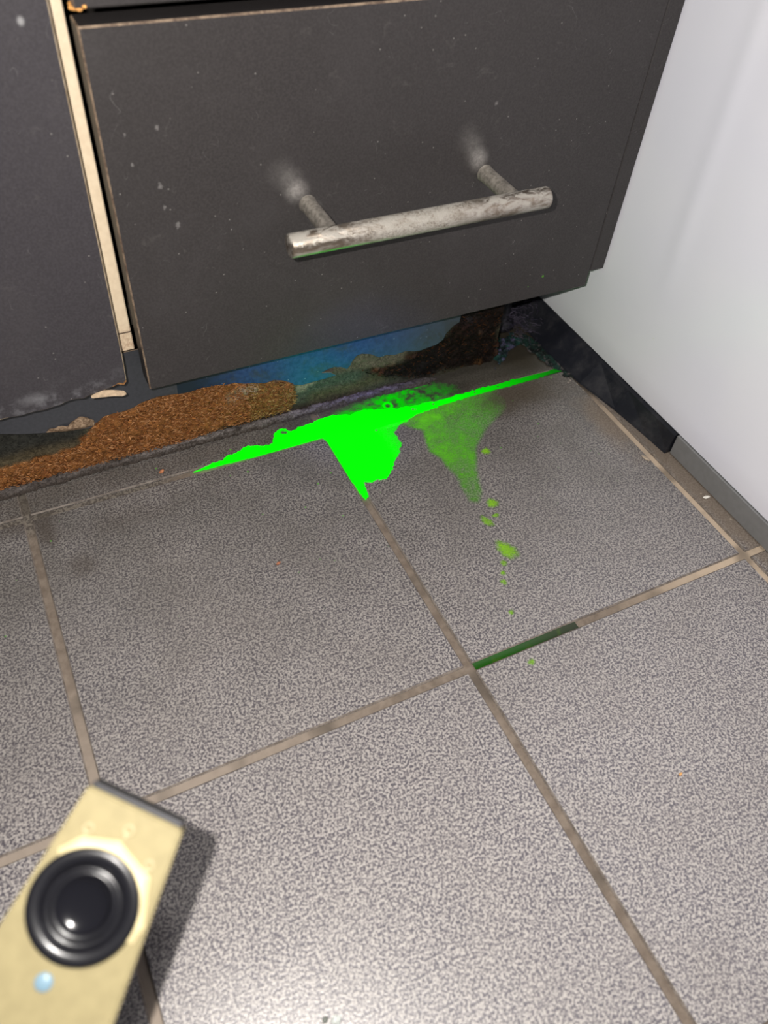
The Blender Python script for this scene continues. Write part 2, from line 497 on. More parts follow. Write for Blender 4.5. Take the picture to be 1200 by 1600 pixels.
# ------------------------------------------------------------------ floor and wall
floor = box('floor', (-1.40, -1.20, -0.03), (1.40, 0.62, -0.0013), M['grout'])
tag(floor, kind='structure')
xs = [-1.188, -0.990, -0.792, -0.594, -0.396, -0.198, 0.0, 0.2026, 0.4026, 0.6026, 0.8026, 1.0026]
ys = [-1.0, -0.8, -0.6, -0.4, -0.2, 0.0, 0.200, 0.400, 0.600]
G = 0.0022
for i in range(len(xs) - 1):
    for j in range(len(ys) - 1):
        x0, x1, y0, y1 = xs[i] + G, xs[i + 1] - G, ys[j] + G, ys[j + 1] - G
        dz = 0.0
        bm = bmesh.new()
        bm_box(bm, (x0, y0, -0.010), (x1, y1, 0.0), 0.0007, 1, 1, 'all')
        from_bm('tile', bm, [M['tile'], M['tile_edge']], floor)
wall = box('wall_back', (-1.40, 0.62, -0.03), (1.40, 0.72, 2.5), M['wall']); tag(wall, kind='structure')

# ------------------------------------------------------------------ right cabinet
FY = 0.2053
BY = 0.2213
cab = empty('base_cabinet', (0.05, 0.40, 0.0))
tag(cab, 'dark-fronted kitchen base cabinet whose drawer carries the steel bar handle', 'cabinet')


def reparent(o, p):
    """keep world placement under an empty that has only a translation"""
    o.parent = p
    o.matrix_parent_inverse = Matrix.Translation(p.location).inverted()
    return o


dr = box('drawer_front', (-0.1103, FY, 0.0700), (0.2029, BY, 0.2602), [M['front'], M['worn']], None, 0.0008, 1, 1)
reparent(dr, cab)
# handle: bar and two posts
HY, HZ = 0.1690, 0.1680
bm = bmesh.new()
lathe(bm, [(0, 0), (0.0046, 0), (0.0056, 0.0004), (0.0060, 0.0012), (0.0060, 0.1540), (0.0056, 0.1549), (0.0048, 0.1553), (0, 0.1553)], (-0.0357, HY, HZ), (1, 0, 0), 40)
hb = from_bm('handle_bar', bm, M['steel'], dr)
tag(hb, 'dusty brushed steel bar')
for px in (-0.0105, 0.1000):
    bm = bmesh.new()
    lathe(bm, [(0.0052, 0.0), (0.0048, 0.0012), (0.0046, 0.002), (0.0046, 0.0335)], (px, FY + 0.0006, HZ), (0, -1, 0), 32)
    from_bm('handle_post', bm, M['post'], dr)
up = box('drawer_front', (-0.1103, FY, 0.2662), (0.2029, BY, 0.4400), [M['front'], M['worn']], None, 0.0008, 1, 1)
reparent(up, cab)
ep = box('filler_panel', (0.2034, FY + 0.0004, 0.0813), (0.2150, 0.58, 0.86), [M['front'], M['worn_pale']], None, 0.0006, 1, 1, 'r')
reparent(ep, cab)
sd = box('side_panel', (-0.1300, 0.2222, 0.0880), (-0.1118, 0.58, 0.86), [M['beech'], M['beech']], None, 0.0006, 1)
reparent(sd, cab); tag(sd, 'cream edge of the cabinet side showing between the two drawer fronts')
reparent(box('side_panel', (0.1850, 0.2222, 0.0880), (0.2030, 0.58, 0.86), M['carcass']), cab)
reparent(box('bottom_panel', (-0.1118, 0.2460, 0.0880), (0.1850, 0.58, 0.1020), M['carcass']), cab)
reparent(box('back_panel', (-0.1118, 0.574, 0.1020), (0.1850, 0.580, 0.86), M['carcass']), cab)
for z0, z1 in ((0.446, 0.640), (0.646, 0.840)):
    reparent(box('drawer_front', (-0.1103, FY, z0), (0.2029, BY, z1), [M['front'], M['worn']], None, 0.0008, 1, 1), cab)
bm = bmesh.new()
for k in range(16):
    bmesh.ops.create_icosphere(bm, subdivisions=2, radius=1.0, matrix=Matrix.Translation((-0.1105 + random.random() * 0.0050, 0.2060 + random.random() * 0.006, 0.2662 + random.random() * 0.0012)) @ Matrix.Rotation(random.random() * 3, 4, 'Z') @ Matrix.Diagonal((0.0016, 0.0012, 0.0010, 1)))
ob = from_bm('torn_corner', bm, plain('orange_fibre', (0.75, 0.36, 0.10), 0.8, var=0.3, scale=500)); reparent(ob, cab)
tag(ob, 'orange torn fibre at the corner of the upper drawer front')
# adjustable foot in the dark corner
bm = bmesh.new()
lathe(bm, [(0, 0), (0.0135, 0), (0.0135, 0.003), (0.0120, 0.005), (0.0085, 0.0065), (0.0080, 0.030), (0.0095, 0.032), (0.0095, 0.086), (0, 0.086)], (0.1825, 0.2700, 0.0), (0, 0, 1), 36)
ft = from_bm('adjustable_foot', bm, M['black'])
reparent(ft, cab); tag(ft, 'round black plastic foot')

# ------------------------------------------------------------------ left cabinet
cab2 = empty('base_cabinet', (-0.30, 0.40, 0.0))
tag(cab2, 'dark kitchen base cabinet at the left edge with a crumbling bottom front edge', 'cabinet')
mm = lambda L: [(a / 1000.0, b / 1000.0) for a, b in L]
LF = [(-520, 75), (-420, 74.2), (-330, 75), (-260, 74.6), (-215, 74.9), (-192.0, 74.5), (-187, 74.4), (-181.2, 73.7), (-175, 74.2), (-168.6, 73.8), (-163, 74.6), (-159.8, 74.7), (-157, 75.8), (-154.2, 76.2),
      (-150.5, 76.0), (-146.7, 75.2), (-144.6, 76.3), (-142.5, 76.7), (-138.5, 76.9), (-134.5, 77.9), (-131, 78.6), (-128.2, 79.6), (-126.4, 80.4), (-124.1, 79.2), (-122.0, 81.5), (-121.4, 96.4), (-119.3, 270), (-119.0, 440), (-520, 440)]
lf = prism('drawer_front', mm(LF), FY, BY, [M['front_left'], M['worn_pale']], None, 1, 0.0004)
reparent(lf, cab2)
SPL = [(-143.0, 75.7), (-139.5, 77.0), (-136.7, 77.9), (-131.5, 76.6), (-128, 75.2), (-124.8, 73.9), (-123.9, 72.6), (-126.2, 71.8), (-131, 73.4), (-135.1, 74.2), (-141.4, 75.2)]
spn = prism('splinter', mm(SPL), FY - 0.0016, FY + 0.0005, M['splinter'], None)
reparent(spn, cab2); tag(spn, 'pale bare splinter peeling off the bottom edge')
CH = [(-130.5, 78.0), (-127.2, 79.2), (-124.0, 77.6), (-122.2, 79.6), (-121.8, 84.5), (-123.6, 86.0), (-125.8, 83.0), (-128.5, 80.6)]
cr_ = prism('bare_corner', mm(CH), FY + 0.0008, BY - 0.002, mat_rough_brown('torn_fibre', (0.16, 0.06, 0.02), (0.42, 0.22, 0.09)), None)
reparent(cr_, cab2); tag(cr_, 'torn brown fibre at the broken corner')
reparent(box('drawer_front', (-0.520, FY, 0.446), (-0.119, BY, 0.840), [M['front_left'], M['worn']], None, 0.0008, 1, 1), cab2)
reparent(box('side_panel', (-0.1500, 0.2222, 0.0880), (-0.1312, 0.58, 0.86), M['carcass']), cab2)
reparent(box('side_panel', (-0.5200, 0.2222, 0.0880), (-0.5020, 0.58, 0.86), M['carcass']), cab2)
reparent(box('bottom_panel', (-0.5020, 0.2460, 0.0880), (-0.1500, 0.58, 0.1020), M['carcass']), cab2)
# worktop over both
wt = box('worktop', (-0.54, 0.185, 0.862), (0.2150, 0.615, 0.900), plain('worktop_stone', (0.10, 0.095, 0.09), 0.35), None, 0.003, 2)
tag(wt, 'dark worktop lying on the two base cabinets', 'worktop')

# ------------------------------------------------------------------ kickboard
K = 0.2290
kick = empty('kickboard', (0.0, 0.237, 0.0))
tag(kick, 'rotten, water-swollen kickboard with brown chipboard showing under the drawers', 'kickboard')
CHIP = [(-300, 15), (-260, 18), (-219.2, 17.3), (-204.0, 19.2), (-190.1, 19.4), (-181.3, 20.0), (-172.8, 20.2), (-164.5, 21.0), (-155.8, 21.7), (-153.6, 28.1), (-146.0, 34.7), (-138.0, 41.5), (-131.6, 42.1), (-121.0, 41.8), (-113.7, 44.7), (-104.8, 45.5), (-92.3, 44.2), (-81.2, 43.9), (-76.1, 44.5), (-65.5, 44.5), (-54.5, 42.2), (-39.9, 36.8), (-20.7, 32.1), (-12.5, 26.8), (-10.9, 13.7), (-16.8, 6.0), (-26.4, 5.5), (-45.1, 5.5), (-63.3, 6.4), (-71.2, 5.3), (-90.6, 3.5), (-101.0, 3.0), (-121.1, 3.0), (-158.0, 3), (-182.2, 3), (-202.3, 3), (-300, 3)]
RUST_SHADE = [(36.7, 25.2), (57.0, 22.2), (67.5, 20.4), (82.3, 28.9), (102.8, 33.6), (112.0, 47.3), (114, 60), (154, 60), (154, -2), (112.3, 2), (79.5, 5.0), (57.8, 11.4)]
TAN = [(-47.4, 38.5), (-25.1, 37.2), (-6.8, 34.5), (7.3, 36.5), (21.6, 37.9), (29.1, 31.4), (36.0, 40.5), (45.8, 40.5), (56.2, 33.8), (76.7, 32.1), (72.6, 21.8), (57.0, 22.2), (36.7, 25.2), (17.0, 27.6), (-2.1, 29.3), (-11.6, 26.5), (-38.9, 31.5)]
res = 0.7
gx = np.arange(-360, 153.3 + 0.01, res); gz = np.arange(0, 62, res)
GX, GZ = np.meshgrid(gx, gz)
w1 = (vnoise(GX.shape, 9) - 0.5) * 9; w2 = (vnoise(GX.shape, 9) - 0.5) * 6
colr = np.zeros(GX.shape + (3,)); colr[:] = (0.052, 0.050, 0.032)


def lay(poly, c, soft, amt=1.0):
    m = blur(inside(poly, GX + w1 * 0.5, GZ + w2 * 0.5).astype(float), soft / res)[..., None] * amt
    colr[:] = colr * (1 - m) + np.array(c) * m
    return m[..., 0]


lay([(-400, 62), (-154, 62), (-154, 21), (-400, 17)], (0.026, 0.026, 0.022), 1.5)
lay([(-400, 24), (-152, 27), (-150, 20), (-400, 15)], (0.09, 0.070, 0.038), 2.5, 0.8)
lay([(-400, 7), (-100, 7), (-20, 9), (40, 8), (40, -4), (-400, -4)], (0.035, 0.024, 0.016), 1.5, 0.9)
lay([(-10, 27), (40, 24), (40, 16), (-10, 14)], (0.060, 0.075, 0.052), 3.0, 0.8)
lay([(0, 14), (60, 14), (60, 8), (0, 7)], (0.10, 0.072, 0.035), 2.5, 0.7)
mr = lay(RUST_SHADE, (0.008, 0.004, 0.003), 2.0)  # rust-brown patch, with shade under the drawer put into the colour
for c_, x_, z_, r_ in (((0.08, 0.026, 0.01), 52, 20, 6), ((0.06, 0.02, 0.008), 62, 23, 6), ((0.035, 0.013, 0.006), 80, 27, 6), ((0.022, 0.009, 0.006), 118, 38, 7), ((0.022, 0.018, 0.022), 125, 44, 6), ((0.05, 0.022, 0.006), 138, 6, 4),
                   ((0.06, 0.035, 0.025), 139, 30, 3), ((0.006, 0.004, 0.004), 95, 12, 12), ((0.008, 0.005, 0.004), 130, 18, 10)):
    m = np.exp(-(((GX - x_) + w1) ** 2 + ((GZ - z_) + w2) ** 2 * 1.6) / (r_ * r_))[..., None] * 0.85
    colr[:] = colr * (1 - m) + np.array(c_) * m
lay(TAN, (0.11, 0.083, 0.052), 1.2, 0.85)
mc = lay(CHIP, (0.20, 0.082, 0.024), 0.8)
lay([(-62, 32), (-48, 38), (-36, 34), (-44, 27), (-58, 24)], (0.30, 0.25, 0.18), 1.5, 0.75)
lay([(-10, 27), (-2, 28), (4, 25), (-4, 18), (-10, 20)], (0.24, 0.21, 0.13), 1.2, 0.8)
rel = blur(mc, 2.0 / res) * 2.2 + (vnoise(GX.shape, 7, 4) - 0.5) * (1.0 + 4.0 * mc + 3.0 * mr)
rel *= np.clip((153.3 - GX) / 2, 0, 1) * 0.9 + 0.1
P = np.stack([GX / 1000, K - rel / 1000 * 0.7, GZ / 1000], -1)
kb = grid_mesh('board_face', P, M['board'], None, colour=colr)
reparent(kb, kick)
# the body of the board behind the face, broken off at its right end
bm = bmesh.new()
bm_box(bm, (-0.360, K + 0.0035, 0.0), (0.1528, K + 0.0160, 0.0600))
for v in bm.verts: pass
cb = from_bm('board_core', bm, mat_rough_brown('wet_chipboard', (0.02, 0.010, 0.006), (0.11, 0.045, 0.02)))
reparent(cb, kick)
# ragged broken end: crumbs of board sticking out
bm = bmesh.new()
for k in range(70):
    z = random.uniform(0.001, 0.058); y = random.uniform(K - 0.001, K + 0.014); r = random.uniform(0.0008, 0.0026)
    mtx = Matrix.Translation((0.1528 + random.uniform(-0.001, 0.0012), y, z)) @ Matrix.Rotation(random.random() * 6, 4, 'X') @ Matrix.Rotation(random.random() * 6, 4, 'Z') @ Matrix.Diagonal((r * 0.8, r, r * 1.6, 1))
    bmesh.ops.create_icosphere(bm, subdivisions=1, radius=1.0, matrix=mtx)
ce = from_bm('broken_end', bm, mat_rough_brown('rotten_end', (0.010, 0.006, 0.005), (0.055, 0.024, 0.014)))
ce['kind'] = 'stuff'; reparent(ce, kick)


# thin laminate sheets still stuck on the board
LAM_L = [(-360, 62), (-360, 50.5), (-300, 50), (-240, 51.0), (-208.9, 50.2), (-203, 48.8), (-196.1, 47.3), (-186, 43.6), (-176.0, 40.8), (-167, 38.6), (-158.2, 36.8), (-151, 35.6), (-147.1, 35.0), (-142, 38.5), (-138.0, 41.5), (-131.6, 42.1), (-127, 41.6), (-121.0, 42.4), (-113.7, 45.2), (-104.5, 46.6), (-98, 46.0), (-91, 45.2), (-91, 84.5), (-360, 84.5)]
ll = prism('laminate', mm(LAM_L), K - 0.0030, K - 0.0022, [M['slate'], M['worn']], None, 1)
reparent(ll, kick); tag(ll, 'dark slate laminate sheet lifting off at its lower lip')
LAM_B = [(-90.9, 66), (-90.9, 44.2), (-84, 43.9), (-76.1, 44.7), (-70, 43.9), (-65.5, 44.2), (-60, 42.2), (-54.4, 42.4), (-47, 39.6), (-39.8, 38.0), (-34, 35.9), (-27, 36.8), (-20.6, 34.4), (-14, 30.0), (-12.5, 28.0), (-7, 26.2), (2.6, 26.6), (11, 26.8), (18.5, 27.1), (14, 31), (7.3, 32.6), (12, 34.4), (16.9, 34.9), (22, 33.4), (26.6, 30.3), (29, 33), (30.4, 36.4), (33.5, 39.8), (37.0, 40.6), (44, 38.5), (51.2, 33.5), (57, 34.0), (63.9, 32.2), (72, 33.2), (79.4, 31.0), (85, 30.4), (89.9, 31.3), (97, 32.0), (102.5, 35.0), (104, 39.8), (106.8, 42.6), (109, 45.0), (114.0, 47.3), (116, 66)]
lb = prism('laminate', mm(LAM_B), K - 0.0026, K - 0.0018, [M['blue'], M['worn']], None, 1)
reparent(lb, kick); tag(lb, 'laminate sheet with blue lamp glow painted in, on the kickboard under the handle drawer')
FL = [(-172.4, 40.2), (-170.0, 42.3), (-167, 41.6), (-164.5, 42.6), (-162, 40.9), (-159.1, 41.5), (-157, 43.3), (-154.8, 44.3), (-151.5, 46.0), (-148.8, 45.1), (-146.3, 43.0), (-144.0, 40.5), (-144.6, 37.4), (-150.8, 36.2), (-157, 36.9), (-161.9, 37.9)]
bm = bmesh.new()
cen = bm.verts.new((-0.155, K - 0.0062, 0.0405)); ring = [bm.verts.new((a / 1000, K - 0.0032 - random.random() * 0.0012, b / 1000)) for a, b in FL]
for a, b in zip(ring, ring[1:] + ring[:1]): bm.faces.new((a, b, cen))
r_ = bmesh.ops.extrude_face_region(bm, geom=bm.faces[:])
for g in r_['geom']:
    if isinstance(g, bmesh.types.BMVert): g.co.y += 0.0009
fk = from_bm('peeling_flake', bm, mat_rough_brown('flake', (0.10, 0.06, 0.035), (0.42, 0.30, 0.20), 380))
reparent(fk, kick); tag(fk, 'tan flake curling off the laminate lip')


# exposed wood chips, too many to count
def flakes(n, poly, bounds, cols, yb):
    V = []; F = []; Cc = []
    k = 0
    while k < n:
        x = random.uniform(bounds[0], bounds[1]); z = random.uniform(bounds[2], bounds[3])
        if not inside(poly, np.array([x]), np.array([z]))[0]: continue
        L = random.uniform(0.8, 2.9); W = random.uniform(0.25, 0.75); T = random.uniform(0.15, 0.4)
        a = random.gauss(0.15, 0.55); tl = random.gauss(0, 0.35)
        m = Matrix.Translation((x / 1000, yb - random.uniform(0.0006, 0.0034), z / 1000)) @ Matrix.Rotation(a, 4, 'Y') @ Matrix.Rotation(tl, 4, 'Z') @ Matrix.Rotation(random.gauss(0, .5), 4, 'X')
        base = len(V)
        for sx, sy, sz in ((-1, -1, -1), (1, -1, -.6), (1, 1, -.7), (-1, 1, -1), (-.8, -1, 1), (1, -1, .8), (1, 1, .7), (-.9, 1, 1)):
            V.append(m @ Vector((sx * L / 2000, sy * T / 2000, sz * W / 2000)))
        F += [tuple(base + q for q in f) for f in ((0, 1, 5, 4), (1, 2, 6, 5), (2, 3, 7, 6), (3, 0, 4, 7), (4, 5, 6, 7), (3, 2, 1, 0))]
        c = random.choice(cols); s = random.uniform(0.55, 1.5)
        if x > -45: c = (c[0] * 0.75, c[1] * 0.95, c[2] * 0.8)
        Cc += [(c[0] * s, c[1] * s, c[2] * s, 1)] * 8
        k += 1
    me = bpy.data.meshes.new('wood_chips'); me.from_pydata(V, [], F)
    ca = me.color_attributes.new('Col', 'FLOAT_COLOR', 'POINT'); ca.data.foreach_set('color', np.array(Cc, np.float32).ravel())
    me.update()
    o = link('wood_chips', me, M['chip'])
    o['kind'] = 'stuff'
    return o


wc = flakes(9000, CHIP, (-300, -10, 2, 47), [(0.28, 0.125, 0.048), (0.20, 0.078, 0.028), (0.34, 0.17, 0.075), (0.13, 0.045, 0.014), (0.26, 0.105, 0.03)], K)
reparent(wc, kick)
wr = flakes(900, RUST_SHADE, (36, 152, 3, 50), [(0.010, 0.0045, 0.003), (0.006, 0.004, 0.003), (0.060, 0.018, 0.008), (0.004, 0.003, 0.003)], K + 0.0012)
reparent(wr, kick)

# sealant bead along the foot of the kickboard
path = [(-360, 224), (-300, 223), (-224.7, 223.9), (-209.7, 224.1), (-180.7, 224.9), (-150.3, 226.0), (-109.1, 225.2), (-72.2, 226.0), (-41.9, 225.5), (-3.1, 226.4), (37.1, 227.0), (77.3, 225.2), (103.3, 225.0)]
px_ = np.arange(-360, 103, 1.0)
py_ = np.interp(px_, [p[0] for p in path], [p[1] for p in path])
rad = 3.3 + 1.1 * np.array([mnoise.noise(Vector((x * 0.09, 0, 0))) for x in px_]) + 0.8 * np.array([mnoise.noise(Vector((x * 0.35, 5, 0))) for x in px_])
rad *= np.clip((103.5 - px_) / 12, 0.25, 1)
na = 18
PP = np.zeros((len(px_), na, 3)); CC = np.zeros((len(px_), na, 3))
for i, x in enumerate(px_):
    for j in range(na):
        a = math.pi * j / (na - 1)          # from the floor in front, over the top, to the board
        q = Vector((x * 0.5, j * 0.8, 3))
        rr = rad[i] * (1 + 0.30 * mnoise.noise(q))
        PP[i, j] = (x / 1000, (py_[i] + 1.0 - rr * 1.25 * math.cos(a)) / 1000, max(-0.0004, (rr * 0.95 * math.sin(a)) / 1000))
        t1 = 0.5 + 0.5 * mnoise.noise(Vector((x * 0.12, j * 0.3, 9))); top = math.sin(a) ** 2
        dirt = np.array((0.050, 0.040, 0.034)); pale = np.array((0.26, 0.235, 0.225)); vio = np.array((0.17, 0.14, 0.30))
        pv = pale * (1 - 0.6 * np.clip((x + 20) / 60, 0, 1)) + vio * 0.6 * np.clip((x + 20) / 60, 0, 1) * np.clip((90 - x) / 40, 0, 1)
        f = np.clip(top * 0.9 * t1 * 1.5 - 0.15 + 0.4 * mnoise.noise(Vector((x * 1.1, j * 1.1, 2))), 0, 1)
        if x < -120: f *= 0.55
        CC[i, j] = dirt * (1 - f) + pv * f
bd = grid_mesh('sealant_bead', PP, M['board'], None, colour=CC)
tag(bd, 'lumpy dirty grey sealant bead along the foot of the kickboard', 'sealant')

# ------------------------------------------------------------------ white appliance
ap = empty('appliance', (0.50, 0.10, 0.0))
tag(ap, 'tall white enamelled kitchen appliance standing right of the dark cabinets', 'appliance')
AX = 0.2172
yy = np.concatenate([np.linspace(-0.30, 0.12, 30), np.linspace(0.122, 0.182, 61), np.linspace(0.19, 0.56, 30)])
zz = np.linspace(0.0178, 0.86, 90)
YY, ZZ = np.meshgrid(yy, zz)
fade = np.clip((ZZ - 0.085) / 0.05, 0, 1)
streak_ridge = np.exp(-((YY - 0.1515 - (ZZ - 0.18) * 0.03) / 0.0075) ** 2) * 0.00060 * fade  # shallow ridge added to the shape for a bright streak
dent = 0.0010 * np.sin((YY + 0.3) * 7.0) * np.sin(ZZ * 6)
PX = AX - streak_ridge - dent * 0.5
PX[0, :] = AX + 0.0012
Pn = np.stack([PX, YY, ZZ], -1)
sp_ = grid_mesh('side_panel', Pn, M['white']); reparent(sp_, ap)
reparent(box('body_shell', (AX + 0.0016, -0.298, 0.0185), (0.80, 0.56, 0.858), M['white'], None, 0.0), ap)
gs = box('trim_strip', (0.2168, -0.298, 0.0006), (0.2320, 0.0926, 0.0172), [M['grey'], M['grey']], None, 0.0006, 2)
reparent(gs, ap); tag(gs, 'satin grey metal strip along the bottom')
# black base member, leaning out at its foot
bm = bmesh.new()
st = [(0.0935, 0.2132), (0.1148, 0.2112), (0.1456, 0.2075), (0.1800, 0.2010), (0.2014, 0.1989), (0.2249, 0.1985), (0.2600, 0.1990), (0.3300, 0.2000), (0.5500, 0.2000)]
rows = []
for y, xb in st:
    rows.append([bm.verts.new(c) for c in ((xb, y, 0.0003), (xb + 0.0006, y, 0.0016), (AX - 0.0012, y, 0.0160), (AX + 0.0008, y, 0.0174), (AX + 0.0140, y, 0.0174), (AX + 0.0140, y, 0.0003))])
for A, B in zip(rows[:-1], rows[1:]):
    for k in range(6): bm.faces.new((A[k], A[(k + 1) % 6], B[(k + 1) % 6], B[k]))
bm.faces.new(rows[0]); bm.faces.new(rows[-1])
tb = NT('smeared_black_rubber')
cc_ = tb.mix(tb.ramp(tb.noise(45, 6, 0.7, 0.2), 0.42, 0.85), (0.009, 0.010, 0.015), (0.050, 0.049, 0.052))
bb = from_bm('base_strip', bm, tb.out(cc_, 0.42)); reparent(bb, ap); tag(bb, 'black smeared rubber base strip')

# ------------------------------------------------------------------ dye
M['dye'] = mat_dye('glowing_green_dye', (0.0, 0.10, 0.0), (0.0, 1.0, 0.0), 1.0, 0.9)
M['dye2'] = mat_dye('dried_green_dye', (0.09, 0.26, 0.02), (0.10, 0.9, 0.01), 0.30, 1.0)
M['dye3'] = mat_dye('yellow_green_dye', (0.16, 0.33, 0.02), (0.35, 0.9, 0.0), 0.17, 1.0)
DYE = [(-96.2, 199.5), (-74.4, 203.9), (-59.8, 207.8), (-53.2, 209.8), (-44.6, 205.6), (-36.8, 205.8), (-31.7, 215.4), (-26.5, 216.8), (-22.5, 212.4), (-8.3, 214.4), (2.3, 216.6), (12.3, 216.9), (23.1, 213.4), (36.0, 213.1), (55.7, 207.2), (72.5, 204.1), (98.5, 202.9), (131.7, 203.1), (159.9, 202.5), (182.9, 201.8), (201.2, 202.2), (200.8, 198.1), (179.4, 197.5), (149.6, 197.3), (116.3, 197.9), (89.3, 197.0), (67.4, 195.2), (55.1, 190.4), (44.6, 184.7), (45.5, 179.4), (43.6, 170.6), (34.8, 160.0), (27.0, 152.1), (21.1, 146.9), (9.8, 147.7), (5.0, 148.5), (2.6, 136.5), (-0.7, 134.3), (-1.9, 143.2), (-2.2, 162.7), (-2.2, 194.1), (-4.0, 197.6), (-52.0, 197.8)]
DYE2 = [(14, 215.5), (40.5, 219.3), (55.7, 222.9), (79.0, 226.0), (107.1, 218.4), (112.5, 208.3), (98.5, 202.9), (65.6, 200.9), (44.4, 199.7), (20, 205)]
DYE3 = [(52.3, 192.8), (60, 199), (89.3, 199.0), (126.8, 198.8), (149.6, 198), (132.0, 176.0), (108.8, 164.6), (90.4, 149.5), (79.1, 127.5), (72.9, 111.1), (66.9, 104.4), (62.4, 107.5), (63.3, 120.0), (65.5, 129.9), (63.2, 141.9), (63.9, 149.5), (59.5, 158.0), (61.8, 168.0), (65.6, 179.1), (57.8, 185.8)]
RS = 0.5


def film(name, x0, x1, y0, y1, fn, mat, z=0.00025):
    X, Y = np.meshgrid(np.arange(x0, x1, RS), np.arange(y0, y1, RS))
    d, g = fn(X, Y)
    cellmax = np.maximum.reduce([d[:-1, :-1], d[1:, :-1], d[:-1, 1:], d[1:, 1:]])
    P = np.stack([X / 1000, Y / 1000, z + 0.0003 * np.clip(d, 0, 1)], -1)
    return grid_mesh(name, P, mat, attrs={'dens': np.clip(d, 0, 1), 'glow': g}, mask=cellmax > 0.03)


def f_main(X, Y):
    wx = (vnoise(X.shape, 5) - 0.5) * 2.0; wy = (vnoise(X.shape, 5) - 0.5) * 2.0
    keep = (np.abs(X) < 4) | (np.abs(Y - 200) < 3) | (X < 0) & (Y < 200)
    wx[keep] *= 0.1; wy[keep] *= 0.1
    d = blur(inside(DYE, X + wx, Y + wy).astype(float), 0.7)
    d = np.clip((d - 0.25) * 1.6, 0, 1)
    hue = np.ones(X.shape) * 1.35
    # fading ultraviolet painted into the glow along the joint; thinner right of the drip
    hue *= 1 - 0.93 * np.clip((X - 80) / 110, 0, 1) ** 0.7
    hue *= 1 - 0.25 * np.clip((X - 26) / 20, 0, 1) * (Y < 190)
    th = np.clip((X - 30) / 14, 0, 1) * (Y < 193)
    d *= 1 - 0.35 * th
    d2 = blur(inside(DYE2, X, Y).astype(float), 3.0 / RS) * np.clip(0.62 + (vnoise(X.shape, 7, 4) - 0.5) * 1.6, 0, 1) * np.clip((120 - X) / 60, 0.2, 1)
    hue = np.where(d2 > d, hue * 0.45, hue)
    d = np.maximum(d, d2 * 0.85)
    for hx, hy, hr in ((53, 211.3, 2.1), (-27.0, 213.4, 1.6), (-25.2, 212.4, 1.4), (68.4, 201.2, 1.2), (70.0, 200.3, 0.9), (34.2, 191.0, 1.0), (84.9, 200.7, 1.1), (120, 200.4, 0.8), (140, 200, 0.9)):
        r = np.hypot(X - hx, Y - hy)
        if hr > 1.5:
            d = np.maximum(d, 0.95 * (r < hr * 1.9))
            hue = np.where(r < hr * 1.9, 0.9, hue)
        d = d * np.clip((r - hr * 0.7) / (hr * 0.4), 0.05, 1)
    return d, hue


def f_stain(X, Y):
    d = blur(inside(DYE3, X, Y).astype(float), 1.1 / RS)
    d *= np.clip(0.62 + (vnoise(X.shape, 14, 3) - 0.5) * 0.6, 0.05, 1)
    d *= np.clip(1.15 - (X - 72) / 60, 0.0, 1)
    g = np.ones(X.shape) * np.clip((Y - 90) / 90, 0.25, 1)
    return d * 0.9, g


pd = film('dye_puddle', -100, 205, 130, 230, f_main, M['dye'])
tag(pd, 'large glowing green dye puddle spreading from the joint in front of the kickboard', 'dye')
ps = film('dye_stain', 48, 155, 98, 203, f_stain, M['dye2'], 0.0001)
tag(ps, 'faint mottled green dye stain trailing right of the bright puddle', 'dye')
DROPS = [(75.0, 100.3, 4.2, 4.2, 'roundish yellow-green dye spot at the tip of the faint stain'),
         (71.5, 90.3, 2.6, 1.8, 'tiny yellow-green dye fleck between the stain tip and the longish smear'),
         (63.6, 88.0, 3.0, 5.6, 'small elongated yellow-green dye smear just above the largest spot'),
         (63.2, 62.8, 5.6, 8.6, 'largest oval yellow-green dye spot out on the tile'),
         (55.8, 55.0, 2.2, 2.4, 'small pale dye fleck touching below the largest spot'),
         (51.4, 48.6, 1.9, 1.9, 'pale dye dot second below the largest spot'),
         (48.2, 42.8, 1.9, 2.5, 'pale dye dot third below the largest spot'),
         (40.7, 22.2, 1.8, 1.8, 'lone yellowish dye dot nearest above the green-filled joint'),
         (33.6, -10.6, 2.5, 1.9, 'yellowish dye dot in front of the green-filled joint'),
         (96.0, 143.8, 3.6, 3.2, 'yellow-green dye spot apart to the right of the faint stain'),
         (34.5, 163.5, 1.4, 1.2, 'bright tiny dye dot beside the right rim of the puddle')]
for cx, cy, rx, ry, lab in DROPS:
    def f_drop(X, Y, cx=cx, cy=cy, rx=rx, ry=ry):
        a = 0.35 if ry > rx else 0
        u = (X - cx) * math.cos(a) + (Y - cy) * math.sin(a); v = -(X - cx) * math.sin(a) + (Y - cy) * math.cos(a)
        ang = np.arctan2(v, u); ph = cx
        r = np.hypot(u / rx, v / ry) + 0.07 * np.sin(3 * ang + ph) + 0.07 * np.sin(7 * ang + ph * 2)
        d = np.clip((1.1 - r) * 1.6, 0, 1)
        return d * (0.75 if rx > 3 else 0.62), np.ones(X.shape) * (1.0 + 0.5 * np.clip(-(X - cx) / rx, -1, 1))
    o = film('dye_spot', cx - rx * 1.6, cx + rx * 1.6 + RS, cy - ry * 1.6, cy + ry * 1.6 + RS, f_drop, M['dye3'], 0.0001)
    tag(o, lab, 'dye', 'dye spots on the tiles')

